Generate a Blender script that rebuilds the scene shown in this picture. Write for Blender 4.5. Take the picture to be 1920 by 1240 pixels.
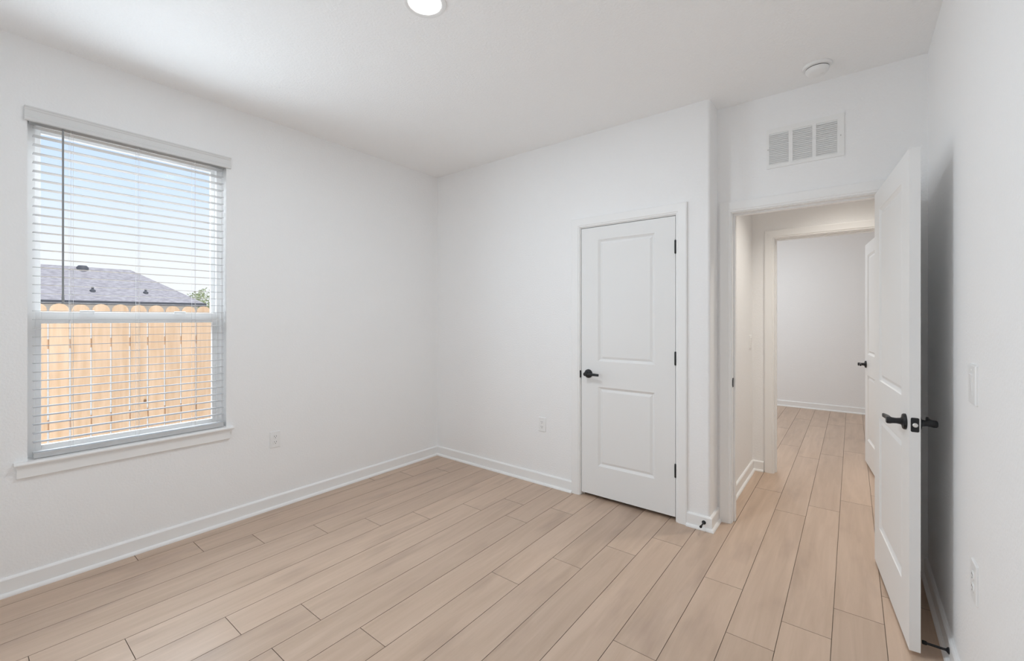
import bpy, bmesh, math, random
from math import sin, cos, pi, radians
from mathutils import Vector, Matrix

S = bpy.context.scene
for o in list(bpy.data.objects):
    bpy.data.objects.remove(o)
COL = S.collection

# ------------------------------------------------------------------ camera
cam_d = bpy.data.cameras.new('camera')
cam = bpy.data.objects.new('camera', cam_d)
COL.objects.link(cam)
cam.location = (3.2434, -2.9513, 1.349)
cam.rotation_euler = (pi / 2, 0, radians(37.978))
cam_d.sensor_fit = 'HORIZONTAL'
cam_d.sensor_width = 36.0
cam_d.lens = 816.825 / 1920 * 36
cam_d.shift_y = -(620 - 597.24) / 1920
cam_d.clip_start = 0.02
cam_d.clip_end = 300
S.camera = cam

# ------------------------------------------------------------------ colour management
S.view_settings.view_transform = 'Standard'
S.view_settings.look = 'None'
S.view_settings.exposure = 0.09
S.view_settings.gamma = 1.0
S.view_settings.use_curve_mapping = False
S.cycles.max_bounces = 16
S.cycles.diffuse_bounces = 12
S.cycles.glossy_bounces = 4
S.cycles.transparent_max_bounces = 24
S.cycles.sample_clamp_indirect = 6.0
S.cycles.use_denoising = True

# ------------------------------------------------------------------ sky
SKY_STRENGTH = 1.0
world = bpy.data.worlds.new('sky')
S.world = world
world.use_nodes = True
nt = world.node_tree
nt.nodes.clear()
wo = nt.nodes.new('ShaderNodeOutputWorld')
bg = nt.nodes.new('ShaderNodeBackground')
tc = nt.nodes.new('ShaderNodeTexCoord')
sep = nt.nodes.new('ShaderNodeSeparateXYZ')
rmp = nt.nodes.new('ShaderNodeValToRGB')
e = rmp.color_ramp.elements
e[0].position = 0.0
e[0].color = (1.02, 1.03, 1.05, 1)
e[1].position = 0.9
e[1].color = (0.30, 0.50, 0.85, 1)
for pos, c in ((0.10, (0.97, 1.0, 1.06, 1)), (0.22, (0.74, 0.88, 1.10, 1)), (0.36, (0.55, 0.74, 1.06, 1))):
    k = e.new(pos)
    k.color = c
nz = nt.nodes.new('ShaderNodeTexNoise')
nz.inputs['Scale'].default_value = 2.2
nz.inputs['Detail'].default_value = 5
mp = nt.nodes.new('ShaderNodeMapping')
mp.inputs['Scale'].default_value = (1, 1, 3.2)
cr = nt.nodes.new('ShaderNodeValToRGB')
cr.color_ramp.elements[0].position = 0.50
cr.color_ramp.elements[0].color = (0, 0, 0, 1)
cr.color_ramp.elements[1].position = 0.80
cr.color_ramp.elements[1].color = (0.7, 0.7, 0.7, 1)
mx = nt.nodes.new('ShaderNodeMix')
mx.data_type = 'RGBA'
mx.inputs['B'].default_value = (0.97, 0.98, 1.0, 1)
L = nt.links
L.new(tc.outputs['Generated'], sep.inputs[0])
L.new(sep.outputs['Z'], rmp.inputs[0])
L.new(tc.outputs['Generated'], mp.inputs['Vector'])
L.new(mp.outputs[0], nz.inputs['Vector'])
L.new(nz.outputs['Fac'], cr.inputs[0])
L.new(cr.outputs[0], mx.inputs['Factor'])
L.new(rmp.outputs[0], mx.inputs['A'])
L.new(mx.outputs['Result'], bg.inputs['Color'])
bg.inputs['Strength'].default_value = SKY_STRENGTH
L.new(bg.outputs[0], wo.inputs[0])


# ------------------------------------------------------------------ lamps
def lamp(name, kind, loc, rot, energy, color, **kw):
    d = bpy.data.lights.new(name, kind)
    d.energy = energy
    d.color = color
    for a, b in kw.items():
        setattr(d, a, b)
    o = bpy.data.objects.new(name, d)
    o.location = loc
    o.rotation_euler = rot
    COL.objects.link(o)
    return o


H = 2.743          # ceiling height
W = 3.557          # right wall plane
YF = -3.36         # wall behind the camera
XC = 2.533         # end of the closet wall
YD = 0.194         # doorway wall plane
YH = 1.435         # far wall of the hall
XH = 2.540         # left wall of the hall
YB = 4.91          # far wall of the bedroom beyond the hall

# sun over the roof, falling on the fence outside
lamp('sun', 'SUN', (6, -3, 12), (0, radians(27), radians(12)), 3.5, (1.0, 0.96, 0.92), angle=radians(0.6))
# daylight through the window
lamp('skylight_on_window', 'AREA', (-0.95, -2.29, 3.0), (0, -radians(33), 0), 70.0, (0.94, 1.0, 1.04),
     shape='RECTANGLE', size=0.9, size_y=2.2, spread=radians(110))
lamp('window_daylight', 'AREA', (0.022, -2.29, 1.50), (0, -pi / 2, 0), 13.2, (0.87, 1.01, 1.12),
     shape='RECTANGLE', size=1.64, size_y=0.84, spread=radians(160))
# the recessed ceiling lamp, the hall lamp, and two unseen fill lamps added in the far bedroom
LX, LY = 1.757, -1.673
lamp('ceiling_lamp', 'AREA', (LX, LY, H - 0.022), (0, 0, 0), 13.4, (0.93, 1.04, 1.13), shape='DISK', size=0.13)
lamp('hall_lamp', 'SPOT', (3.20, 0.80, H - 0.02), (0, 0, 0), 82.0, (1.0, 0.95, 0.86), spot_size=radians(112), spot_blend=1.0, shadow_soft_size=0.07)
lamp('far_bedroom_top_fill', 'AREA', (2.2, 3.3, H - 0.02), (0, 0, 0), 17.0, (0.92, 0.99, 1.04), shape='DISK', size=0.14)  # unseen overhead light, added to brighten the far bedroom
lamp('far_bedroom_side_fill', 'AREA', (0.72, 3.3, 1.5), (0, -pi / 2, 0), 10.8, (0.9, 0.99, 1.06),
     shape='RECTANGLE', size=1.6, size_y=0.9)  # window-like fill added in front of the windowless left wall


# ------------------------------------------------------------------ materials
def srgb(r, g, b):
    f = lambda c: (c / 255) / 12.92 if c / 255 <= 0.04045 else ((c / 255 + 0.055) / 1.055) ** 2.4
    return (f(r), f(g), f(b), 1)


def new_mat(name, color, rough=0.5, spec=0.4, metal=0.0):
    m = bpy.data.materials.new(name)
    m.use_nodes = True
    b = m.node_tree.nodes['Principled BSDF']
    b.inputs['Base Color'].default_value = color
    b.inputs['Roughness'].default_value = rough
    b.inputs['Specular IOR Level'].default_value = spec
    b.inputs['Metallic'].default_value = metal
    return m


def add_bump(m, scale, strength, dist=0.002, detail=2.0, vec_scale=(1, 1, 1), rough=0.5):
    n = m.node_tree.nodes
    l = m.node_tree.links
    t = n.new('ShaderNodeTexCoord')
    mpn = n.new('ShaderNodeMapping')
    mpn.inputs['Scale'].default_value = vec_scale
    z = n.new('ShaderNodeTexNoise')
    z.inputs['Scale'].default_value = scale
    z.inputs['Detail'].default_value = detail
    z.inputs['Roughness'].default_value = rough
    bp = n.new('ShaderNodeBump')
    bp.inputs['Strength'].default_value = strength
    bp.inputs['Distance'].default_value = dist
    l.new(t.outputs['Object'], mpn.inputs['Vector'])
    l.new(mpn.outputs[0], z.inputs['Vector'])
    l.new(z.outputs['Fac'], bp.inputs['Height'])
    l.new(bp.outputs[0], n['Principled BSDF'].inputs['Normal'])
    return m


M = {}
M['wall'] = add_bump(new_mat('wall_paint', (0.895, 0.895, 0.895, 1), 0.6, 0.3), 95, 0.70, 0.0026, 2.5)
M['ceiling'] = add_bump(new_mat('ceiling_paint', (0.92, 0.92, 0.92, 1), 0.8, 0.2), 85, 0.75, 0.004, 3)
M['trim'] = new_mat('trim_paint', (0.885, 0.885, 0.88, 1), 0.38, 0.45)
M['door'] = add_bump(new_mat('door_paint', (0.83, 0.83, 0.825, 1), 0.42, 0.3), 60, 0.04, 0.001, 2, (1, 1, 0.1))
M['black'] = new_mat('matte_black_metal', (0.012, 0.012, 0.014, 1), 0.42, 0.4, 0.0)
M['rubber'] = new_mat('black_rubber', (0.010, 0.010, 0.010, 1), 0.7, 0.3)
M['steel'] = new_mat('brushed_steel', (0.72, 0.70, 0.67, 1), 0.3, 0.5, 0.6)
M['vinyl'] = new_mat('white_vinyl', (0.93, 0.93, 0.93, 1), 0.35, 0.45)
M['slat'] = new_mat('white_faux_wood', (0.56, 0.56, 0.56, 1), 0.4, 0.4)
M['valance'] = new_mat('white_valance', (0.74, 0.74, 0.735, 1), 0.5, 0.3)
M['cord'] = new_mat('white_cord', (0.78, 0.78, 0.78, 1), 0.8, 0.2)
M['wand'] = new_mat('grey_acrylic', (0.28, 0.29, 0.30, 1), 0.25, 0.5)
M['plastic'] = new_mat('white_plastic', (0.86, 0.86, 0.855, 1), 0.35, 0.45)
M['slot'] = new_mat('dark_slot', (0.05, 0.05, 0.05, 1), 0.7, 0.2)
M['grille'] = new_mat('white_enamel', (0.87, 0.87, 0.86, 1), 0.4, 0.4)
M['duct'] = new_mat('duct_metal', (0.55, 0.54, 0.53, 1), 0.6, 0.3)
M['brick'] = new_mat('pale_stucco', (0.72, 0.66, 0.60, 1), 0.85, 0.2)
M['fascia'] = new_mat('dark_fascia', (0.10, 0.10, 0.11, 1), 0.6, 0.3)
M['bark'] = add_bump(new_mat('bark', (0.16, 0.11, 0.07, 1), 0.9, 0.2), 12, 0.6, 0.02)
M['stucco'] = new_mat('outer_wall', (0.6, 0.58, 0.55, 1), 0.9, 0.2)


def mat_floor():
    m = new_mat('wood_look_plank', (0.5, 0.42, 0.35, 1), 0.36, 0.45)
    n = m.node_tree.nodes
    l = m.node_tree.links
    b = n['Principled BSDF']
    geo = n.new('ShaderNodeNewGeometry')
    t = n.new('ShaderNodeTexCoord')
    off = n.new('ShaderNodeVectorMath')
    off.operation = 'MULTIPLY_ADD'
    sc = n.new('ShaderNodeCombineXYZ')
    mul = n.new('ShaderNodeMath')
    mul.operation = 'MULTIPLY'
    mul.inputs[1].default_value = 37.0
    l.new(geo.outputs['Random Per Island'], mul.inputs[0])
    l.new(mul.outputs[0], sc.inputs['X'])
    l.new(mul.outputs[0], sc.inputs['Z'])
    l.new(mul.outputs[0], sc.inputs['Y'])
    off.inputs[1].default_value = (1, 1, 1)
    l.new(t.outputs['Object'], off.inputs[0])
    l.new(sc.outputs[0], off.inputs[2])
    mp1 = n.new('ShaderNodeMapping')
    mp1.inputs['Scale'].default_value = (22, 1.6, 1)
    l.new(off.outputs[0], mp1.inputs['Vector'])
    g1 = n.new('ShaderNodeTexNoise')
    g1.inputs['Scale'].default_value = 1.0
    g1.inputs['Detail'].default_value = 6
    g1.inputs['Roughness'].default_value = 0.6
    g1.inputs['Distortion'].default_value = 0.6
    l.new(mp1.outputs[0], g1.inputs['Vector'])
    r1 = n.new('ShaderNodeValToRGB')
    r1.color_ramp.elements[0].position = 0.25
    r1.color_ramp.elements[0].color = FLOOR_LO
    r1.color_ramp.elements[1].position = 0.75
    r1.color_ramp.elements[1].color = FLOOR_HI
    l.new(g1.outputs['Fac'], r1.inputs[0])
    # soft smoky blotches
    mp2 = n.new('ShaderNodeMapping')
    mp2.inputs['Scale'].default_value = (7.5, 2.2, 1)
    l.new(off.outputs[0], mp2.inputs['Vector'])
    g2 = n.new('ShaderNodeTexNoise')
    g2.inputs['Scale'].default_value = 1.0
    g2.inputs['Detail'].default_value = 3
    l.new(mp2.outputs[0], g2.inputs['Vector'])
    r2 = n.new('ShaderNodeValToRGB')
    r2.color_ramp.elements[0].position = 0.27
    r2.color_ramp.elements[0].color = (0.84, 0.83, 0.84, 1)
    r2.color_ramp.elements[1].position = 0.46
    r2.color_ramp.elements[1].color = (1, 1, 1, 1)
    l.new(g2.outputs['Fac'], r2.inputs[0])
    m1 = n.new('ShaderNodeMix')
    m1.data_type = 'RGBA'
    m1.blend_type = 'MULTIPLY'
    m1.inputs['Factor'].default_value = 1.0
    l.new(r1.outputs[0], m1.inputs['A'])
    l.new(r2.outputs[0], m1.inputs['B'])
    # each plank its own tone
    r3 = n.new('ShaderNodeValToRGB')
    r3.color_ramp.elements[0].color = (0.93, 0.925, 0.92, 1)
    r3.color_ramp.elements[1].color = (1.05, 1.045, 1.035, 1)
    l.new(geo.outputs['Random Per Island'], r3.inputs[0])
    m2 = n.new('ShaderNodeMix')
    m2.data_type = 'RGBA'
    m2.blend_type = 'MULTIPLY'
    m2.inputs['Factor'].default_value = 1.0
    l.new(m1.outputs['Result'], m2.inputs['A'])
    l.new(r3.outputs[0], m2.inputs['B'])
    l.new(m2.outputs['Result'], b.inputs['Base Color'])
    bp = n.new('ShaderNodeBump')
    bp.inputs['Strength'].default_value = 0.08
    bp.inputs['Distance'].default_value = 0.001
    l.new(g1.outputs['Fac'], bp.inputs['Height'])
    l.new(bp.outputs[0], b.inputs['Normal'])
    return m


FLOOR_LO = (0.478, 0.350, 0.260, 1)
FLOOR_HI = (0.603, 0.455, 0.354, 1)
M['floor'] = mat_floor()
M['grout'] = new_mat('plank_seam', (0.25, 0.195, 0.15, 1), 0.8, 0.2)


def mat_cedar():
    m = new_mat('cedar', (0.6, 0.37, 0.2, 1), 0.75, 0.2)
    n = m.node_tree.nodes
    l = m.node_tree.links
    t = n.new('ShaderNodeTexCoord')
    geo = n.new('ShaderNodeNewGeometry')
    mpn = n.new('ShaderNodeMapping')
    mpn.inputs['Scale'].default_value = (1, 16, 1.6)
    g = n.new('ShaderNodeTexNoise')
    g.inputs['Scale'].default_value = 1.5
    g.inputs['Detail'].default_value = 5
    r = n.new('ShaderNodeValToRGB')
    r.color_ramp.elements[0].position = 0.3
    r.color_ramp.elements[0].color = (0.60, 0.40, 0.25, 1)
    r.color_ramp.elements[1].position = 0.7
    r.color_ramp.elements[1].color = (0.72, 0.52, 0.36, 1)
    l.new(t.outputs['Object'], mpn.inputs['Vector'])
    l.new(mpn.outputs[0], g.inputs['Vector'])
    l.new(g.outputs['Fac'], r.inputs[0])
    # knots
    v = n.new('ShaderNodeTexVoronoi')
    v.inputs['Scale'].default_value = 3.1
    mp2 = n.new('ShaderNodeMapping')
    mp2.inputs['Scale'].default_value = (0.05, 1.6, 1)
    l.new(t.outputs['Object'], mp2.inputs['Vector'])
    l.new(mp2.outputs[0], v.inputs['Vector'])
    rk = n.new('ShaderNodeValToRGB')
    rk.color_ramp.elements[0].position = 0.045
    rk.color_ramp.elements[0].color = (0.35, 0.28, 0.22, 1)
    rk.color_ramp.elements[1].position = 0.085
    rk.color_ramp.elements[1].color = (1, 1, 1, 1)
    l.new(v.outputs['Distance'], rk.inputs[0])
    mm = n.new('ShaderNodeMix')
    mm.data_type = 'RGBA'
    mm.blend_type = 'MULTIPLY'
    mm.inputs['Factor'].default_value = 1
    l.new(r.outputs[0], mm.inputs['A'])
    l.new(rk.outputs[0], mm.inputs['B'])
    rr = n.new('ShaderNodeValToRGB')
    rr.color_ramp.elements[0].color = (0.92, 0.92, 0.92, 1)
    rr.color_ramp.elements[1].color = (1.06, 1.06, 1.06, 1)
    l.new(geo.outputs['Random Per Island'], rr.inputs[0])
    m3 = n.new('ShaderNodeMix')
    m3.data_type = 'RGBA'
    m3.blend_type = 'MULTIPLY'
    m3.inputs['Factor'].default_value = 1
    l.new(mm.outputs['Result'], m3.inputs['A'])
    l.new(rr.outputs[0], m3.inputs['B'])
    l.new(m3.outputs['Result'], n['Principled BSDF'].inputs['Base Color'])
    return m


M['cedar'] = mat_cedar()


def mat_noise(name, c0, c1, scale, rough=0.85, p0=0.35, p1=0.65, vs=(1, 1, 1)):
    m = new_mat(name, c0, rough, 0.2)
    n = m.node_tree.nodes
    l = m.node_tree.links
    t = n.new('ShaderNodeTexCoord')
    mpn = n.new('ShaderNodeMapping')
    mpn.inputs['Scale'].default_value = vs
    g = n.new('ShaderNodeTexNoise')
    g.inputs['Scale'].default_value = scale
    g.inputs['Detail'].default_value = 4
    r = n.new('ShaderNodeValToRGB')
    r.color_ramp.elements[0].position = p0
    r.color_ramp.elements[0].color = c0
    r.color_ramp.elements[1].position = p1
    r.color_ramp.elements[1].color = c1
    l.new(t.outputs['Object'], mpn.inputs['Vector'])
    l.new(mpn.outputs[0], g.inputs['Vector'])
    l.new(g.outputs['Fac'], r.inputs[0])
    l.new(r.outputs[0], n['Principled BSDF'].inputs['Base Color'])
    return m


M['shingle'] = mat_noise('grey_shingle', (0.285, 0.262, 0.268, 1), (0.43, 0.40, 0.405, 1), 14, vs=(1, 0.5, 2.5))
M['ground'] = mat_noise('pale_gravel', (0.50, 0.46, 0.40, 1), (0.66, 0.62, 0.55, 1), 9)
M['leaf'] = mat_noise('leaf', (0.36, 0.40, 0.22, 1), (0.56, 0.58, 0.38, 1), 9)


def mat_glass():
    m = bpy.data.materials.new('window_glass')
    m.use_nodes = True
    n = m.node_tree.nodes
    l = m.node_tree.links
    n.clear()
    o = n.new('ShaderNodeOutputMaterial')
    mixn = n.new('ShaderNodeMixShader')
    tr = n.new('ShaderNodeBsdfTransparent')
    tr.inputs['Color'].default_value = (0.96, 0.97, 0.97, 1)
    gl = n.new('ShaderNodeBsdfGlossy')
    gl.inputs['Roughness'].default_value = 0.02
    gl.inputs['Color'].default_value = (0.9, 0.9, 0.9, 1)
    fr = n.new('ShaderNodeFresnel')
    fr.inputs['IOR'].default_value = 1.03
    l.new(fr.outputs[0], mixn.inputs[0])
    l.new(tr.outputs[0], mixn.inputs[1])
    l.new(gl.outputs[0], mixn.inputs[2])
    l.new(mixn.outputs[0], o.inputs['Surface'])
    return m


M['glass'] = mat_glass()


def mat_emit(name, color, s):
    m = bpy.data.materials.new(name)
    m.use_nodes = True
    n = m.node_tree.nodes
    b = n['Principled BSDF']
    b.inputs['Base Color'].default_value = (0.9, 0.9, 0.9, 1)
    b.inputs['Emission Color'].default_value = color
    b.inputs['Emission Strength'].default_value = s
    return m


M['lens'] = mat_emit('lit_diffuser', (1.0, 0.98, 0.95, 1), 6.0)


# ------------------------------------------------------------------ mesh helpers
def obj(name, bm, mat, parent=None, smooth=None, bevel=None):
    me = bpy.data.meshes.new(name)
    bmesh.ops.recalc_face_normals(bm, faces=bm.faces)
    bm.to_mesh(me)
    bm.free()
    mats = mat if isinstance(mat, (list, tuple)) else [mat]
    for m in mats:
        me.materials.append(m)
    if smooth is not None:
        for p in me.polygons:
            p.use_smooth = True
        me.set_sharp_from_angle(angle=radians(smooth))
    o = bpy.data.objects.new(name, me)
    COL.objects.link(o)
    if parent is not None:
        o.parent = parent
    if bevel:
        md = o.modifiers.new('bevel', 'BEVEL')
        md.width = bevel
        md.segments = 2
        md.limit_method = 'ANGLE'
        md.angle_limit = radians(40)
    return o


def empty(name, loc=(0, 0, 0), rz=0.0):
    o = bpy.data.objects.new(name, None)
    o.empty_display_size = 0.05
    o.location = loc
    o.rotation_euler = (0, 0, rz)
    COL.objects.link(o)
    return o


def tag(o, label, cat, group=None, kind=None):
    o['label'] = label
    o['category'] = cat
    if group:
        o['group'] = group
    if kind:
        o['kind'] = kind
    return o


def struct(o, label, cat):
    return tag(o, label, cat, kind='structure')


def box(bm, x0, x1, y0, y1, z0, z1):
    vs = [bm.verts.new(p) for p in ((x0, y0, z0), (x1, y0, z0), (x1, y1, z0), (x0, y1, z0),
                                    (x0, y0, z1), (x1, y0, z1), (x1, y1, z1), (x0, y1, z1))]
    for f in ((0, 3, 2, 1), (4, 5, 6, 7), (0, 1, 5, 4), (1, 2, 6, 5), (2, 3, 7, 6), (3, 0, 4, 7)):
        bm.faces.new([vs[i] for i in f])
    return vs


def boxes(*bs):
    bm = bmesh.new()
    for b in bs:
        box(bm, *b)
    return bm


def prism(bm, pts, z0, z1):
    """vertical prism over a plan polygon"""
    a = [bm.verts.new((x, y, z0)) for x, y in pts]
    b = [bm.verts.new((x, y, z1)) for x, y in pts]
    n = len(pts)
    bm.faces.new(a[::-1])
    bm.faces.new(b)
    for i in range(n):
        bm.faces.new((a[i], a[(i + 1) % n], b[(i + 1) % n], b[i]))


def loft(bm, rings, cap=True, closed=True):
    rs = [[bm.verts.new(p) for p in r] for r in rings]
    for i in range(len(rs) - 1):
        n = len(rs[i])
        for j in range(n if closed else n - 1):
            bm.faces.new((rs[i][j], rs[i][(j + 1) % n], rs[i + 1][(j + 1) % n], rs[i + 1][j]))
    if cap:
        bm.faces.new(rs[0][::-1])
        bm.faces.new(rs[-1])


def lathe(bm, prof, origin, axis, seg=32, cap=True):
    """prof: list of (radius, distance along axis)"""
    ax = Vector(axis).normalized()
    up = Vector((0, 0, 1)) if abs(ax.z) < 0.9 else Vector((1, 0, 0))
    u = ax.cross(up).normalized()
    v = ax.cross(u)
    o = Vector(origin)
    rings = []
    for r, h in prof:
        rings.append([o + ax * h + (u * cos(2 * pi * k / seg) + v * sin(2 * pi * k / seg)) * r for k in range(seg)])
    loft(bm, rings, cap)


def tube(bm, pts, r, seg=10):
    pts = [Vector(p) for p in pts]
    rings = []
    for i, p in enumerate(pts):
        d = (pts[min(i + 1, len(pts) - 1)] - pts[max(i - 1, 0)]).normalized()
        up = Vector((0, 0, 1)) if abs(d.z) < 0.9 else Vector((1, 0, 0))
        u = d.cross(up).normalized()
        v = d.cross(u)
        rr = r[i] if isinstance(r, (list, tuple)) else r
        rings.append([p + (u * cos(2 * pi * k / seg) + v * sin(2 * pi * k / seg)) * rr for k in range(seg)])
    loft(bm, rings)


def sweep(bm, path, prof):
    """prof (offset to the LEFT of travel, height) swept along a plan polyline with mitred corners"""
    n = len(path)
    rings = []
    for i in range(n):
        p = Vector(path[i])
        d0 = (Vector(path[i]) - Vector(path[i - 1])).normalized() if i > 0 else None
        d1 = (Vector(path[i + 1]) - Vector(path[i])).normalized() if i < n - 1 else None
        if d0 is None:
            d0 = d1
        if d1 is None:
            d1 = d0
        n0 = Vector((-d0.y, d0.x))
        n1 = Vector((-d1.y, d1.x))
        m = (n0 + n1).normalized()
        k = 1.0 / max(0.2, m.dot(n0))
        rings.append([(p.x + m.x * k * a, p.y + m.y * k * a, h) for a, h in prof])
    loft(bm, rings)


def rrect(w, h, r, seg=5):
    pts = []
    for cx, cy, a0 in ((w / 2 - r, h / 2 - r, 0), (-w / 2 + r, h / 2 - r, 90), (-w / 2 + r, -h / 2 + r, 180), (w / 2 - r, -h / 2 + r, 270)):
        for k in range(seg + 1):
            a = radians(a0 + 90 * k / seg)
            pts.append((cx + r * cos(a), cy + r * sin(a)))
    return pts


def plate(bm, w, h, r, prof, xoff=0, zoff=0):
    """rounded plate in local XZ, growing towards +Y; prof = list of (inset, y)"""
    rings = []
    for ins, y in prof:
        rings.append([(xoff + a, y, zoff + b) for a, b in rrect(w - 2 * ins, h - 2 * ins, max(0.0008, r - ins))])
    loft(bm, rings)


# ------------------------------------------------------------------ floor
PITCH = 0.1803
X0E = 0.1105
JOINTS = {-1: -2.32, 0: -2.063, 1: -1.806, 2: -1.508, 3: -1.245, 4: -0.985, 5: -0.674, 6: -0.419, 7: -0.628, 8: -0.338,
          9: -1.192, 10: -0.874, 11: -0.57, 12: -0.306, 13: -1.251, 14: -0.541, 15: -0.909, 16: -0.683, 17: -0.432,
          18: -0.18}
PL = 1.524
bm = bmesh.new()
rnd = random.Random(4)
fx0, fx1, fy0, fy1 = -0.02, 5.15, YF - 0.05, YB + 0.05
vs = [bm.verts.new(p) for p in ((fx0, fy0, -0.0035), (fx1, fy0, -0.0035), (fx1, fy1, -0.0035), (fx0, fy1, -0.0035))]
f = bm.faces.new(vs)
f.material_index = 1
k = -1
while X0E + k * PITCH < fx1:
    xa = max(fx0, X0E + k * PITCH)
    xb = min(fx1, X0E + (k + 1) * PITCH)
    j = JOINTS.get(k, rnd.uniform(-1.5, 0))
    while j > fy0:
        j -= PL
    while j < fy1:
        ya = max(j, fy0)
        yb = min(j + PL, fy1)
        if yb - ya > 0.01 and xb - xa > 0.01:
            g = 0.0006
            i_ = 0.0013
            o_ = [bm.verts.new(p) for p in ((xa + g, ya + g, -0.003), (xb - g, ya + g, -0.003), (xb - g, yb - g, -0.003), (xa + g, yb - g, -0.003))]
            t_ = [bm.verts.new(p) for p in ((xa + i_, ya + i_, 0), (xb - i_, ya + i_, 0), (xb - i_, yb - i_, 0), (xa + i_, yb - i_, 0))]
            bm.faces.new(t_)
            for q in range(4):
                ff = bm.faces.new((o_[q], o_[(q + 1) % 4], t_[(q + 1) % 4], t_[q]))
                ff.material_index = 1
        j += PL
    k += 1
me = bpy.data.meshes.new('floor')
bm.normal_update()
bm.to_mesh(me)
bm.free()
me.materials.append(M['floor'])
me.materials.append(M['grout'])
floor = bpy.data.objects.new('floor', me)
COL.objects.link(floor)
struct(floor, 'pale tan wood-look plank floor running through bedroom and hall', 'floor')
struct(obj('floor_slab', boxes((-0.14, 5.3, YF - 0.14, YB + 0.14, -0.30, -0.004)), M['stucco']),
       'concrete slab under the plank floor', 'floor')

# ------------------------------------------------------------------ ceiling
struct(obj('ceiling', boxes((-0.14, 5.3, YF - 0.14, YB + 0.14, H, H + 0.15)), M['ceiling']),
       'white textured ceiling over the bedroom and hall', 'ceiling')

# ------------------------------------------------------------------ walls
WY0, WY1, WZ0, WZ1 = -2.726, -1.849, 0.625, 2.392     # window opening
struct(obj('wall_left', boxes(
    (-0.14, 0, YF - 0.14, WY0, -0.30, H), (-0.14, 0, WY1, YB + 0.14, -0.30, H),
    (-0.14, 0, WY0, WY1, -0.30, WZ0), (-0.14, 0, WY0, WY1, WZ1, H)), M['wall']),
    'white wall with the window and blind in it', 'wall')

CX0, CX1, CZ = 1.600, 2.328, 2.046                    # closet door opening
bm = boxes((0, CX0, 0, 0.114, 0, H), (CX0, CX1, 0, 0.114, CZ, H))
R = 0.018
pts = [(CX1, 0)]
for q in range(9):
    a = -pi / 2 + (pi / 2) * q / 8
    pts.append((XC - R + R * cos(a), R + R * sin(a)))
pts += [(XC, 0.308), (2.43, 0.308), (2.43, 0.114), (CX1, 0.114)]
prism(bm, pts, 0, H)
struct(obj('wall_back', bm, M['wall'], smooth=30), 'white wall with the closed closet door and rounded end corner', 'wall')

DX0, DX1, DZ = 2.604, 3.396, 2.052                    # entry door rough opening
struct(obj('wall_entry', boxes((XC, DX0, YD, YD + 0.114, 0, H), (DX1, W, YD, YD + 0.114, 0, H),
                               (DX0, DX1, YD, YD + 0.114, DZ, H)), M['wall']),
       'white wall above and beside the open entry doorway', 'wall')
struct(obj('wall_right', boxes((W, W + 0.12, YF - 0.14, YD + 0.114, 0, H)), M['wall']),
       'white wall behind the open door, with the light switch', 'wall')
struct(obj('wall_front', boxes((0, W, YF - 0.14, YF, 0, H)), M['wall']), 'white wall at the near end of the bedroom', 'wall')
HX0, HX1, HZ = 2.694, 3.476, 2.054                    # opening of the far bedroom
struct(obj('wall_hall_left', boxes((2.43, XH, 0.308, YH, 0, H)), M['wall']), 'white hall wall left of the doorway', 'wall')
struct(obj('wall_hall_far', boxes((0.0, HX0, YH, YH + 0.114, 0, H), (HX1, 5.3, YH, YH + 0.114, 0, H),
                                  (HX0, HX1, YH, YH + 0.114, HZ, H)), M['wall']),
       'white hall wall around the far bedroom doorway', 'wall')
struct(obj('wall_hall_right', boxes((5.15, 5.3, 0.0, YB + 0.14, -0.3, H)), M['wall']), 'white wall at the right end of the hall', 'wall')
struct(obj('wall_hall_near', boxes((W + 0.12, 5.15, YD, YD + 0.114, 0, H)), M['wall']), 'white hall wall right of the doorway', 'wall')
struct(obj('wall_far', boxes((0.0, 5.15, YB, YB + 0.14, 0, H)), M['wall']), 'pale wall at the end of the far bedroom', 'wall')
struct(obj('wall_far_left', boxes((0.55, 0.70, YH + 0.114, YB, 0, H)), M['wall']), 'left wall of the far bedroom', 'wall')

# ------------------------------------------------------------------ baseboards
BP = [(0.0, 0.0), (0.029, 0.0), (0.029, 0.006), (0.026, 0.013), (0.021, 0.017), (0.0145, 0.019), (0.0145, 0.080),
      (0.011, 0.086), (0.006, 0.0895), (0.0, 0.0895)]


def baseboard(name, path, label):
    bm = bmesh.new()
    sweep(bm, path, BP)
    struct(obj(name, bm, M['trim']), label, 'baseboard')


baseboard('baseboard_left', [(0, 0.0), (0, YF)], 'white baseboard along the window wall')
baseboard('baseboard_back', [(1.537, 0), (0.0, 0)], 'white baseboard between room corner and closet door')
baseboard('baseboard_corner', [(XC, YD), (XC, 0), (2.392, 0)], 'short white baseboard round the corner beside the closet door')
baseboard('baseboard_right', [(W, YF), (W, YD)], 'white baseboard along the wall behind the open door')
baseboard('baseboard_front', [(0, YF), (W, YF)], 'white baseboard on the near wall')
baseboard('baseboard_hall_left', [(XH, YH), (XH, 0.325)], 'white baseboard on the hall wall left of the doorway')
baseboard('baseboard_hall_far', [(2.632, YH), (XH, YH)], 'short white baseboard beside the far bedroom door frame')
baseboard('baseboard_far', [(4.2, YB), (0.7, YB)], 'white baseboard at the end of the far bedroom')


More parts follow.
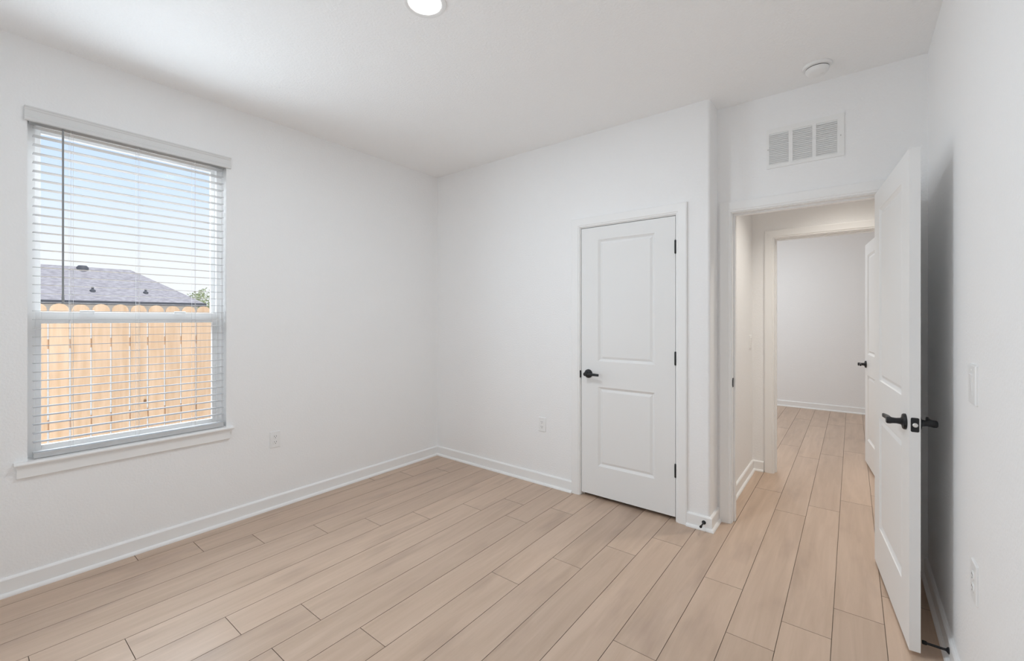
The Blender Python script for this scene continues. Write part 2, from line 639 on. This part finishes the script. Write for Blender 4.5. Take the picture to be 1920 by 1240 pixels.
# ------------------------------------------------------------------ door frames (trim)
def frame(name, x0, x1, zt, yf, yb, label, cw=0.068, front=True, back=True, stop_y=None, cx0=None, cx1=None):
    """jamb lining between x0..x1 (clear opening) from yf to yb, casing on both faces"""
    jt = 0.018
    bs = [(x0 - jt, x0, yf, yb, 0, zt + jt), (x1, x1 + jt, yf, yb, 0, zt + jt), (x0, x1, yf, yb, zt, zt + jt)]
    if stop_y:
        a, b = stop_y
        bs += [(x0, x0 + 0.011, a, b, 0, zt - 0.011), (x1 - 0.011, x1, a, b, 0, zt - 0.011), (x0, x1, a, b, zt - 0.011, zt)]
    root = empty(name, ((x0 + x1) / 2, (yf + yb) / 2, 0))
    bm = boxes(*bs)
    bmesh.ops.translate(bm, verts=bm.verts, vec=-root.location)
    obj('jamb', bm, M['trim'], root, bevel=0.0012)
    rv = 0.006
    for on, ya, sgn in ((front, yf, -1), (back, yb, 1)):
        if not on:
            continue
        # casing profile: thin inner edge rising to a thicker outer edge, mitred round three sides
        prof = [(0.0, 0.0), (0.0, 0.009), (0.004, 0.011), (0.010, 0.0115), (0.014, 0.015), (cw - 0.006, 0.017), (cw, 0.014), (cw, 0.0)]
        rings = []
        for (px, pz, dx, dz) in ((x0 - rv, 0.0, -1, 0), (x0 - rv, zt + rv, -1, 1), (x1 + rv, zt + rv, 1, 1), (x1 + rv, 0.0, 1, 0)):
            rings.append([(px + dx * a, ya + sgn * t, pz + dz * a) for a, t in prof])
        bm = bmesh.new()
        loft(bm, rings)
        bmesh.ops.translate(bm, verts=bm.verts, vec=-root.location)
        obj('casing', bm, M['trim'], root)
    struct(root, label, 'door frame')
    return root


tr1 = frame('trim_closet_door', 1.612 - 0.004, 2.316 + 0.004, 2.036, 0.0, 0.114, 'white casing round the closet door',
            back=False, stop_y=(0.040, 0.075))
tr2 = frame('trim_entry_door', 2.622, 3.378, 2.040, YD, YD + 0.114, 'white casing round the open entry doorway',
            stop_y=(YD + 0.040, YD + 0.075))
tr3 = frame('trim_far_door', 2.712, 3.458, 2.040, YH, YH + 0.114, 'white casing round the far bedroom doorway beyond the hall',
            stop_y=(YH + 0.040, YH + 0.075))
# strike plates
bm = boxes((0, 0.0015, -0.014, 0.014, -0.030, 0.030), (-0.002, 0.0016, -0.019, -0.013, -0.020, 0.020))
o = obj('strike_plate', bm, M['black'], tr2)
o.location = (2.6225 - tr2.location.x, YD + 0.022 - tr2.location.y, 0.925)
o['label'] = 'black strike plate'
bm = boxes((-0.006, 0.004, -0.006, 0.001, -0.027, 0.027))
o = obj('strike_plate', bm, M['black'], tr1, bevel=0.001)
o.location = (1.607 - tr1.location.x, -0.0005 - tr1.location.y, 0.924)
o['label'] = 'black strike plate'


# ------------------------------------------------------------------ doors
def leaf(bm, w, h, t, px0, px1, panels):
    """moulded two-panel leaf: x 0..w from the hinge, y -t..0, z 0..h"""
    def quad(p):
        bm.faces.new([bm.verts.new(q) for q in p])
    for y, s in ((0.0, 1), (-t, -1)):
        def rect(x0, x1, z0, z1, d=0.0):
            yy = y - s * d
            return [(x0, yy, z0), (x1, yy, z0), (x1, yy, z1), (x0, yy, z1)]
        zs = [0.0]
        for a, b in panels:
            zs += [a, b]
        zs.append(h)
        quad(rect(0, px0, 0, h))
        quad(rect(px1, w, 0, h))
        for i in range(0, len(zs), 2):
            quad(rect(px0, px1, zs[i], zs[i + 1]))
        for a, b in panels:
            seq = [(0.0, 0.0), (0.002, 0.0025), (0.015, 0.0115), (0.019, 0.0118), (0.033, 0.0048), (0.036, 0.0042)]
            rings = [rect(px0 + i, px1 - i, a + i, b - i, d) for i, d in seq]
            rs = [[bm.verts.new(q) for q in r] for r in rings]
            for i in range(len(rs) - 1):
                for j in range(4):
                    bm.faces.new((rs[i][j], rs[i][(j + 1) % 4], rs[i + 1][(j + 1) % 4], rs[i + 1][j]))
            bm.faces.new(rs[-1])
    quad([(0, 0, 0), (0, -t, 0), (0, -t, h), (0, 0, h)])
    quad([(w, 0, 0), (w, -t, 0), (w, -t, h), (w, 0, h)])
    quad([(0, 0, 0), (w, 0, 0), (w, -t, 0), (0, -t, 0)])
    quad([(0, 0, h), (w, 0, h), (w, -t, h), (0, -t, h)])
    bmesh.ops.remove_doubles(bm, verts=bm.verts, dist=0.00005)


def lever(bm, x, y, z, s, d=-1, ln=0.112):
    """lever set on a face at y, projecting towards s*Y, the arm running towards d*X"""
    lathe(bm, [(0.0, 0.0), (0.0325, 0.0), (0.0325, 0.006), (0.030, 0.010), (0.019, 0.0125), (0.0135, 0.016), (0.0115, 0.030), (0.0125, 0.042), (0.0145, 0.050),
               (0.0145, 0.058), (0.012, 0.062), (0.0, 0.062)], (x, y, z), (0, s, 0), 28, cap=False)
    rings = []
    for q in range(9):
        u = q / 8
        xx = x + d * (-0.004 + ln * u)
        hw = 0.0115 - 0.003 * u
        th = 0.0075 - 0.0022 * u
        yc = y + s * (0.052 - 0.006 * math.sin(pi * u) + 0.002 * u)
        rings.append([(xx, yc + s * th * b, z + hw * a) for a, b in rrect(2, 2, 0.55, 3)])
    loft(bm, rings)


def hinge(bm, z, t):
    lathe(bm, [(0.0, -0.046), (0.0035, -0.046), (0.0062, -0.042), (0.0062, 0.042), (0.0035, 0.046), (0.0, 0.046)], (-0.002, 0.005, z), (0, 0, 1), 14, cap=False)
    box(bm, -0.002, 0.0003, -0.028, 0.003, z - 0.044, z + 0.044)


def make_door(name, loc, rz, w, h, t, px, hinges=(0.31, 1.05, 1.80), z0=0.018, lever_z=0.905, sides=(1, -1), label='', latch=True):
    root = empty(name, (loc[0], loc[1], z0), rz)
    bm = bmesh.new()
    leaf(bm, w, h, t, px, w - px, [(0.222, 0.812), (1.003, 1.908)])
    obj('leaf', bm, M['door'], root)
    for s in sides:
        bm = bmesh.new()
        lever(bm, w - 0.060, 0.0 if s > 0 else -t, lever_z, s)
        o = obj('lever_handle', bm, M['black'], root, smooth=35)
        o['label'] = 'matte black lever handle'
    for z in hinges:
        bm = bmesh.new()
        hinge(bm, z, t)
        o = obj('hinge', bm, M['black'], root, smooth=35)
        o['label'] = 'black hinge'
    if latch:
        bm = bmesh.new()
        rings = []
        for ins, x in ((0, 0.0), (0, 0.0012), (0.0006, 0.0018)):
            rings.append([(w + x, -t / 2 + a, lever_z + b) for a, b in rrect(0.0255 - 2 * ins, 0.057 - 2 * ins, 0.005)])
        loft(bm, rings)
        o = obj('latch_plate', bm, M['black'], root)
        o['label'] = 'black latch plate on the door edge'
        bm = bmesh.new()
        lathe(bm, [(0.0, 0.0), (0.0085, 0.0), (0.0085, 0.007), (0.006, 0.009), (0.0, 0.009)], (w + 0.001, -t / 2, lever_z), (1, 0, 0), 16, cap=False)
        obj('latch_bolt', bm, M['steel'], o, smooth=35)
    struct(root, label, 'door')
    return root


make_door('door_1', (2.3165, 0.0015), pi, 0.7035, 2.004, 0.035, 0.139, z0=0.027, hinges=(0.309, 1.055, 1.798), sides=(1,), latch=False,
          label='closed white two-panel closet door with black lever')
# entry door, swung into the room until it nearly meets the right wall
a2 = math.atan2(-0.593 - 0.186, 3.424 - 3.342)
make_door('door_2', (3.342 + 0.0345 * 0.9945, 0.186 + 0.0345 * 0.105), a2, 0.783, 2.014, 0.0345, 0.135,
          label='open white two-panel entry door seen almost edge-on')
a3 = math.atan2(0.755, -0.083)
make_door('door_3', (3.423, YH + 0.118), a3, 0.760, 2.014, 0.035, 0.13,
          label='white door standing open inside the far bedroom')

# ------------------------------------------------------------------ window
win = empty('window_1', (-0.10, (WY0 + WY1) / 2, WZ0))
cy = (WY0 + WY1) / 2


def wloc(bm):
    bmesh.ops.translate(bm, verts=bm.verts, vec=-win.location)
    return bm


ZM0, ZM1 = 1.322, 1.384
gy0, gy1 = -2.672, -1.905
obj('window_frame', wloc(boxes(
    (-0.14, -0.070, WY0, gy0 - 0.022, WZ0, WZ1), (-0.14, -0.070, gy1 + 0.022, WY1, WZ0, WZ1),
    (-0.14, -0.070, gy0 - 0.022, gy1 + 0.022, WZ0, 0.655), (-0.14, -0.070, gy0 - 0.022, gy1 + 0.022, 2.345, WZ1))),
    M['vinyl'], win, bevel=0.002)
up = obj('upper_sash', wloc(boxes(
    (-0.128, -0.104, gy0 - 0.022, gy0, ZM0, 2.345), (-0.128, -0.104, gy1, gy1 + 0.022, ZM0, 2.345),
    (-0.128, -0.104, gy0, gy1, ZM0 + 0.012, ZM1), (-0.128, -0.104, gy0, gy1, 2.318, 2.345))), M['vinyl'], win, bevel=0.002)
lo = obj('lower_sash', wloc(boxes(
    (-0.103, -0.079, gy0 - 0.022, gy0, 0.655, ZM1), (-0.103, -0.079, gy1, gy1 + 0.022, 0.655, ZM1),
    (-0.103, -0.079, gy0, gy1, ZM0, ZM1), (-0.103, -0.079, gy0, gy1, 0.655, 0.690))), M['vinyl'], win, bevel=0.002)
obj('pane', wloc(boxes((-0.1162, -0.1158, gy0, gy1, ZM1, 2.318))), M['glass'], up)
obj('pane', wloc(boxes((-0.0912, -0.0908, gy0, gy1, 0.690, ZM0))), M['glass'], lo)
for yy in (-2.50, -2.08):
    bm = boxes((-0.079, -0.070, yy - 0.03, yy + 0.03, ZM1 - 0.012, ZM1 + 0.008))
    obj('sash_lock', wloc(bm), M['vinyl'], win, bevel=0.003)
struct(win, 'white single-hung window looking out on the fence', 'window')

# stool and apron under the window
st = empty('trim_window_sill', (0, cy, 0.55))


def sloc(bm):
    bmesh.ops.translate(bm, verts=bm.verts, vec=-st.location)
    return bm


bm = bmesh.new()
prof = [(-0.07, 0.0), (-0.07, 0.0175), (0.030, 0.0175), (0.036, 0.013), (0.037, 0.007), (0.034, 0.001), (0.030, 0.0)]
loft(bm, [[(a, y, 0.620 + b) for a, b in prof] for y in (WY0, WY1)])
prof2 = [(0.0, 0.0), (0.0, 0.0175), (0.030, 0.0175), (0.036, 0.013), (0.037, 0.007), (0.034, 0.001), (0.030, 0.0)]
loft(bm, [[(a, y, 0.620 + b) for a, b in prof2] for y in (-2.772, WY0)])
loft(bm, [[(a, y, 0.620 + b) for a, b in prof2] for y in (WY1, -1.815)])
obj('stool', sloc(bm), M['trim'], st)
bm = bmesh.new()
prof = [(0.0, 0.0), (0.012, 0.0), (0.016, 0.004), (0.016, 0.050), (0.013, 0.0645), (0.0, 0.0645)]
loft(bm, [[(a, y, 0.5555 + b) for a, b in prof] for y in (-2.762, -1.834)])
obj('apron', sloc(bm), M['trim'], st)
struct(st, 'white window sill with apron below the blind', 'window sill')

# ------------------------------------------------------------------ blind
bl = empty('window_blind', (-0.03, cy, 2.39))


def bloc(bm):
    bmesh.ops.translate(bm, verts=bm.verts, vec=-bl.location)
    return bm


SY0, SY1 = -2.706, -1.862
bm = bmesh.new()
for i in range(37):
    z = 2.320 - i * 0.04445
    xs = [-0.0555, -0.043, -0.030, -0.017, -0.0045]
    zc = [0.0, 0.0008, 0.0011, 0.0008, 0.0]
    ring = [(x, z + c + 0.0006) for x, c in zip(xs, zc)] + [(x, z + c - 0.0006) for x, c in zip(xs[::-1], zc[::-1])]
    loft(bm, [[(x, y, zz) for x, zz in ring] for y in (SY0, SY1)])
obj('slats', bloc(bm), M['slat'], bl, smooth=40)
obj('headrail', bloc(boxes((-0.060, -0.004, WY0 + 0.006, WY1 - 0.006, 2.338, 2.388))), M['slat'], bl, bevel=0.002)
# valance with a moulded face, in front of the opening, with short returns
bm = bmesh.new()
vp = [(0.002, 2.336), (0.015, 2.336), (0.018, 2.340), (0.018, 2.352), (0.0145, 2.356), (0.0145, 2.360), (0.012, 2.364), (0.012, 2.388),
      (0.016, 2.393), (0.016, 2.398), (0.020, 2.402), (0.020, 2.407), (0.002, 2.407)]
loft(bm, [[(x, y, z) for x, z in vp] for y in (-2.737, -1.826)])
obj('valance', bloc(bm), M['valance'], bl)
bm = bmesh.new()
box(bm, -0.056, -0.004, SY0, SY1, 0.6395, 0.668)
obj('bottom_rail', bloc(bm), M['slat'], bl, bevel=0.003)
for y in (-2.572, -2.297, -2.023):
    bm = bmesh.new()
    for x in (-0.0025, -0.0575):
        tube(bm, [(x, y, 0.66), (x, y, 2.345)], 0.0007, 6)
    for i in range(37):
        z = 2.320 - i * 0.04445 - 0.0022
        tube(bm, [(-0.0575, y, z), (-0.0025, y, z)], 0.0006, 5)
    tube(bm, [(-0.03, y + 0.012, 0.66), (-0.03, y + 0.012, 2.345)], 0.0008, 6)
    obj('ladder_cord', bloc(bm), M['cord'], bl)
bm = bmesh.new()
lathe(bm, [(0.0, 0.0), (0.005, 0.0), (0.0058, 0.03), (0.0042, 0.05), (0.0042, 0.895), (0.0, 0.895)], (0.006, -2.602, 1.425), (0, 0, 1), 6, cap=False)
lathe(bm, [(0.0, 0.0), (0.003, 0.0), (0.003, 0.03), (0.0, 0.03)], (0.003, -2.602, 2.31), (0, 0, 1), 8, cap=False)
o = obj('tilt_wand', bloc(bm), M['wand'], bl)
o['label'] = 'thin grey tilt wand'
tag(bl, 'white horizontal slat blind hanging open in the window', 'blind')

# ------------------------------------------------------------------ recessed light, smoke alarm
rl = empty('recessed_light', (LX, LY, H))
bm = bmesh.new()
lathe(bm, [(0.070, -0.003), (0.073, 0.004), (0.084, 0.008), (0.093, 0.005), (0.095, 0.0)], (0, 0, 0), (0, 0, -1), 48, cap=False)
obj('trim_ring', bm, M['plastic'], rl, smooth=40)
bm = bmesh.new()
lathe(bm, [(0.0, 0.0015), (0.0715, 0.0015), (0.0715, 0.0), (0.0, 0.0)], (0, 0, 0), (0, 0, -1), 48, cap=False)
o = obj('diffuser', bm, M['lens'], rl)
o['label'] = 'glowing white diffuser'
tag(rl, 'round lit recessed light in the ceiling at top of photo', 'ceiling light')

sm = empty('smoke_detector', (3.092, -0.020, H))
bm = bmesh.new()
lathe(bm, [(0.0, 0.0), (0.070, 0.0), (0.070, 0.006), (0.066, 0.012), (0.054, 0.015), (0.0, 0.015)], (0, 0, 0), (0, 0, -1), 40, cap=False)
obj('mounting_base', bm, M['plastic'], sm, smooth=35)
bm = bmesh.new()
lathe(bm, [(0.0, 0.0145), (0.0535, 0.0145), (0.0535, 0.0195), (0.0, 0.0195)], (0, 0, 0), (0, 0, -1), 40, cap=False)
o = obj('air_gap', bm, M['slot'], sm)
o['label'] = 'dark air slot'
bm = bmesh.new()
lathe(bm, [(0.0, 0.0185), (0.0545, 0.0185), (0.0545, 0.024), (0.052, 0.034), (0.046, 0.042), (0.036, 0.046), (0.0, 0.047)], (0, 0, 0), (0, 0, -1), 40, cap=False)
cv = obj('cover', bm, M['plastic'], sm, smooth=35)
bm = bmesh.new()
lathe(bm, [(0.0, 0.0), (0.008, 0.0), (0.007, 0.003), (0.0, 0.003)], (0.022, 0.004, -0.0455), (0, 0, -1), 16, cap=False)
obj('test_button', bm, M['grille'], cv)
tag(sm, 'white round smoke alarm on the ceiling above the doorway', 'smoke detector')

# ------------------------------------------------------------------ return-air grille over the doorway
vg = empty('return_air_grille', (3.014, YD, 2.408))
VW, VH = 0.389, 0.246
cols = [(-0.180, -0.076), (-0.056, 0.043), (0.061, 0.162)]
z0v, z1v = -0.101, 0.093
bm = bmesh.new()
t = 0.006
xs = [-VW / 2, cols[0][0], cols[0][1], cols[1][0], cols[1][1], cols[2][0], cols[2][1], VW / 2]
for i in range(0, 8, 2):
    box(bm, xs[i], xs[i + 1], -t, -0.0003, z0v, z1v)
box(bm, -VW / 2, VW / 2, -t, -0.0003, -VH / 2, z0v)
box(bm, -VW / 2, VW / 2, -t, -0.0003, z1v, VH / 2)
obj('face_frame', bm, M['grille'], vg)
for a, b in cols:
    bm = bmesh.new()
    n = 17
    for i in range(n):
        z = z0v + (i + 0.5) * (z1v - z0v) / n
        dz = 0.0066
        vs = [(-0.0075, z - dz), (-0.0067, z - dz + 0.0009), (-0.0003, z + dz), (-0.0011, z + dz - 0.0009)]
        loft(bm, [[(x, y, zz) for y, zz in vs] for x in (a, b)])
    obj('louvers', bm, M['grille'], vg)
bm = bmesh.new()
for a, b in cols:
    vs = [bm.verts.new(p) for p in ((a, -0.0002, z0v), (b, -0.0002, z0v), (b, -0.0002, z1v), (a, -0.0002, z1v))]
    bm.faces.new(vs)
obj('filter_backing', bm, M['duct'], vg)
for x in (-0.186, 0.178):
    bm = bmesh.new()
    lathe(bm, [(0.0, 0.0), (0.0035, 0.0), (0.003, 0.0015), (0.0, 0.002)], (x, -t, -0.004), (0, -1, 0), 12, cap=False)
    obj('screw', bm, M['duct'], vg)
tag(vg, 'white louvered air grille on the wall over the doorway', 'air vent')


# ------------------------------------------------------------------ outlets and switches
def outlet(loc, rz, label, w=0.072, h=0.116):
    root = empty('wall_outlet', loc, rz)
    bm = bmesh.new()
    plate(bm, w, h, 0.004, [(0, 0.0), (0, 0.003), (0.0025, 0.0055), (0.004, 0.006)])
    obj('cover_plate', bm, M['plastic'], root)
    for s in (-1, 1):
        bm = bmesh.new()
        rings = []
        for r, y in ((0.0172, 0.0055), (0.0172, 0.0075), (0.0162, 0.0085)):
            ring = []
            for q in range(24):
                a = 2 * pi * q / 24
                ring.append((r * cos(a), y, s * 0.0195 + max(-0.0135, min(0.0135, r * sin(a)))))
            rings.append(ring)
        loft(bm, rings)
        rc = obj('receptacle', bm, M['plastic'], root)
        bm = bmesh.new()
        for dx, hh in ((-0.0064, 0.0042), (0.0064, 0.0034)):
            box(bm, dx - 0.0013, dx + 0.0013, 0.0084, 0.0087, s * 0.0195 + 0.0035 - hh, s * 0.0195 + 0.0035 + hh)
        lathe(bm, [(0.0, 0.0084), (0.0026, 0.0084), (0.0026, 0.0087), (0.0, 0.0087)], (0, 0, s * 0.0195 - 0.0075), (0, 1, 0), 12, cap=False)
        o = obj('slots', bm, M['slot'], rc)
        o['label'] = 'dark plug slots'
    bm = bmesh.new()
    lathe(bm, [(0.0, 0.0), (0.003, 0.0), (0.0026, 0.001), (0.0, 0.0012)], (0, 0.006, 0), (0, 1, 0), 12, cap=False)
    obj('screw', bm, M['plastic'], root)
    tag(root, label, 'outlet', group='white wall outlets')
    return root


def switch(loc, rz, label, w=0.072, h=0.116):
    root = empty('light_switch', loc, rz)
    bm = bmesh.new()
    plate(bm, w, h, 0.004, [(0, 0.0), (0, 0.004), (0.0025, 0.0070), (0.004, 0.0075)])
    obj('cover_plate', bm, M['plastic'], root)
    bm = bmesh.new()
    rings = []
    for ins, y0_, y1_ in ((0, 0.007, 0.007), (0, 0.0085, 0.0115), (0.001, 0.009, 0.012)):
        pts_ = rrect(0.034 - 2 * ins, 0.068 - 2 * ins, 0.002)
        rings.append([(a, y0_ + (y1_ - y0_) * (0.5 + b / 0.068), b) for a, b in pts_])
    loft(bm, rings)
    obj('rocker', bm, M['plastic'], root)
    for s in (-1, 1):
        bm = bmesh.new()
        lathe(bm, [(0.0, 0.0), (0.003, 0.0), (0.0026, 0.001), (0.0, 0.0012)], (0, 0.0075, s * 0.048), (0, 1, 0), 12, cap=False)
        obj('screw', bm, M['plastic'], root)
    tag(root, label, 'switch', group='white rocker switches')
    return root


outlet((0, -1.543, 0.487), -pi / 2, 'white double outlet on the window wall, right of the sill')
outlet((1.254, 0, 0.485), pi, 'white double outlet on the wall left of the closet door')
outlet((W, -0.928, 0.500), pi / 2, 'white double outlet low on the right wall, below the light switch', 0.080, 0.128)
switch((W, -0.912, 1.134), pi / 2, 'white rocker switch on the right wall beside the open door', 0.104, 0.130)
switch((XH, 1.335, 1.145), -pi / 2, 'white rocker switch on the hall wall, seen through the doorway')


# ------------------------------------------------------------------ door stops
def doorstop(loc, rz, label, ln=0.078):
    root = empty('door_stop', loc, rz)
    bm = bmesh.new()
    lathe(bm, [(0.0, 0.0), (0.0125, 0.0), (0.0125, 0.003), (0.009, 0.006), (0.0052, 0.009), (0.0046, 0.014), (0.0046, ln - 0.012), (0.0, ln - 0.012)],
          (0, 0, 0), (0, 1, 0), 20, cap=False)
    obj('rod', bm, M['black'], root, smooth=35)
    bm = bmesh.new()
    lathe(bm, [(0.0, ln - 0.014), (0.0068, ln - 0.014), (0.0078, ln - 0.010), (0.0078, ln - 0.002), (0.006, ln), (0.0, ln)], (0, 0, 0), (0, 1, 0), 20, cap=False)
    obj('bumper_tip', bm, M['rubber'], root, smooth=35)
    tag(root, label, 'door stop', group='black baseboard door stops')
    return root


doorstop((2.500, -0.0145, 0.050), pi, 'black door stop on the short baseboard beside the closet door')
doorstop((W - 0.0145, -0.560, 0.050), pi / 2, 'black door stop on the right wall baseboard behind the open door')

# ------------------------------------------------------------------ outside: ground, fence, house, tree
GZ = -0.34
struct(obj('ground', boxes((-70, -0.14, -45, 45, GZ - 0.2, GZ)), M['ground']), 'yard ground outside the window', 'ground')

FX = -2.50
fe = empty('cedar_fence', (FX, -2.0, GZ))
bm = bmesh.new()
rnd = random.Random(11)
ys = [-2.427 + 0.1415 * i for i in range(-14, 22)]
for i, ya in enumerate(ys):
    gap = 0.0065 if (-2.6 < ya < -1.35) else 0.003
    a, b = ya + gap, ya + 0.1415 - gap
    zt = 1.484 + rnd.uniform(-0.004, 0.004)
    sh = 0.072
    ring = [(a, GZ + 0.03), (b, GZ + 0.03), (b, zt - sh)]
    n = 10
    cyc = (a + b) / 2
    hw = (b - a) / 2
    for q in range(1, n):
        an = pi * q / n
        ring.append((cyc + hw * cos(an), zt - sh + sh * sin(an) ** 0.85))
    ring.append((a, zt - sh))
    loft(bm, [[(x, y - 0, z) for y, z in ring] for x in (FX - 0.008, FX + 0.008)])
bmesh.ops.translate(bm, verts=bm.verts, vec=-fe.location)
obj('picket_panel', bm, M['cedar'], fe)
for z in (1.113, 0.375, -0.12):
    bm = boxes((FX - 0.046, FX - 0.008, ys[0], ys[-1] + 0.14, z - 0.043, z + 0.043))
    bmesh.ops.translate(bm, verts=bm.verts, vec=-fe.location)
    obj('rail', bm, M['cedar'], fe)
for y in (-3.4, -0.95, 0.4):
    bm = boxes((FX - 0.135, FX - 0.046, y - 0.045, y + 0.045, GZ, 1.36))
    bmesh.ops.translate(bm, verts=bm.verts, vec=-fe.location)
    obj('post', bm, M['cedar'], fe)
tag(fe, 'cedar picket fence with scalloped tops outside the window', 'fence')

# neighbouring house with a hip roof
EX, RX = -15.0, -16.72
ez = 1.875
hy1 = 2.585
hy0 = -9.0
rise = 1.17
hs = empty('neighbour_house', (EX - 0.4, -2.0, GZ))


def hloc(bm):
    bmesh.ops.translate(bm, verts=bm.verts, vec=-hs.location)
    return bm


run = EX - RX
bm = bmesh.new()
c = [(EX, hy0, ez), (EX, hy1, ez), (EX - 2 * run, hy1, ez), (EX - 2 * run, hy0, ez)]
ra, rb = (RX, hy0 + run, ez + rise), (RX, hy1 - run, ez + rise)
v = [bm.verts.new(p) for p in c + [ra, rb]]
for f_ in ((0, 1, 5, 4), (1, 2, 5), (2, 3, 4, 5), (3, 0, 4), (3, 2, 1, 0)):
    bm.faces.new([v[i] for i in f_])
rf = obj('roof', hloc(bm), M['shingle'], hs)
obj('fascia', hloc(boxes((EX - 0.03, EX + 0.03, hy0, hy1 + 0.02, ez - 0.105, ez + 0.012), (EX - 2 * run, EX + 0.02, hy1 - 0.02, hy1 + 0.03, ez - 0.105, ez + 0.012))), M['fascia'], hs)
obj('wall', hloc(boxes((EX - 2 * run + 0.4, EX - 0.15, hy0 + 0.2, hy1 - 0.2, GZ, ez - 0.02))), M['brick'], hs)
obj('soffit', hloc(boxes((EX - 0.42, EX - 0.03, hy0 + 0.02, hy1 - 0.02, ez - 0.105, ez - 0.08))), M['brick'], hs)
# roof vents: a low turtle vent near the ridge and two pipe boots
for (x, y, kind) in ((RX + 0.10, -0.36, 0), (EX - 0.50, -0.28, 1), (EX - 0.50, 1.02, 1)):
    zr = ez + rise * (EX - x) / run
    bm = bmesh.new()
    if kind == 0:
        lathe(bm, [(0.0, -0.1), (0.15, -0.1), (0.15, 0.04), (0.10, 0.10), (0.0, 0.11)], (x, y, zr), (0, 0, 1), 14, cap=False)
    else:
        lathe(bm, [(0.0, -0.1), (0.09, -0.1), (0.07, 0.02), (0.03, 0.05), (0.03, 0.13), (0.0, 0.13)], (x, y, zr), (0, 0, 1), 12, cap=False)
    obj('roof_vent', hloc(bm), M['fascia'], rf, smooth=40)
tag(hs, 'neighbouring house with grey hip roof behind the fence', 'house')

# tree behind the house
tx, ty = -27.0, 6.3
te = empty('tree', (tx, ty, GZ))
bm = bmesh.new()
tube(bm, [(0, 0, 0), (0.05, 0.05, 1.0), (-0.05, 0.0, 1.9)], [0.16, 0.12, 0.07], 10)
obj('trunk', bm, M['bark'], te, smooth=50)
bm = bmesh.new()
rnd = random.Random(3)
for i in range(2600):
    th = rnd.uniform(0, 2 * pi)
    ph = math.acos(rnd.uniform(-1, 1))
    r = rnd.random() ** 0.4
    p = Vector((1.25 * r * sin(ph) * cos(th), 1.35 * r * sin(ph) * sin(th), 2.25 + 1.15 * r * cos(ph)))
    p += Vector((0.1 * sin(7 * th), 0.12 * cos(5 * th), 0.10 * sin(4 * th)))
    s = rnd.uniform(0.05, 0.09)
    u = Vector((rnd.gauss(0, 1), rnd.gauss(0, 1), rnd.gauss(0, 1))).normalized()
    w_ = u.orthogonal().normalized()
    bm.faces.new([bm.verts.new(p + u * s), bm.verts.new(p + w_ * s * 0.5), bm.verts.new(p - u * s), bm.verts.new(p - w_ * s * 0.5)])
obj('foliage', bm, M['leaf'], te)
tag(te, 'pale green tree beyond the right end of the grey roof', 'tree')
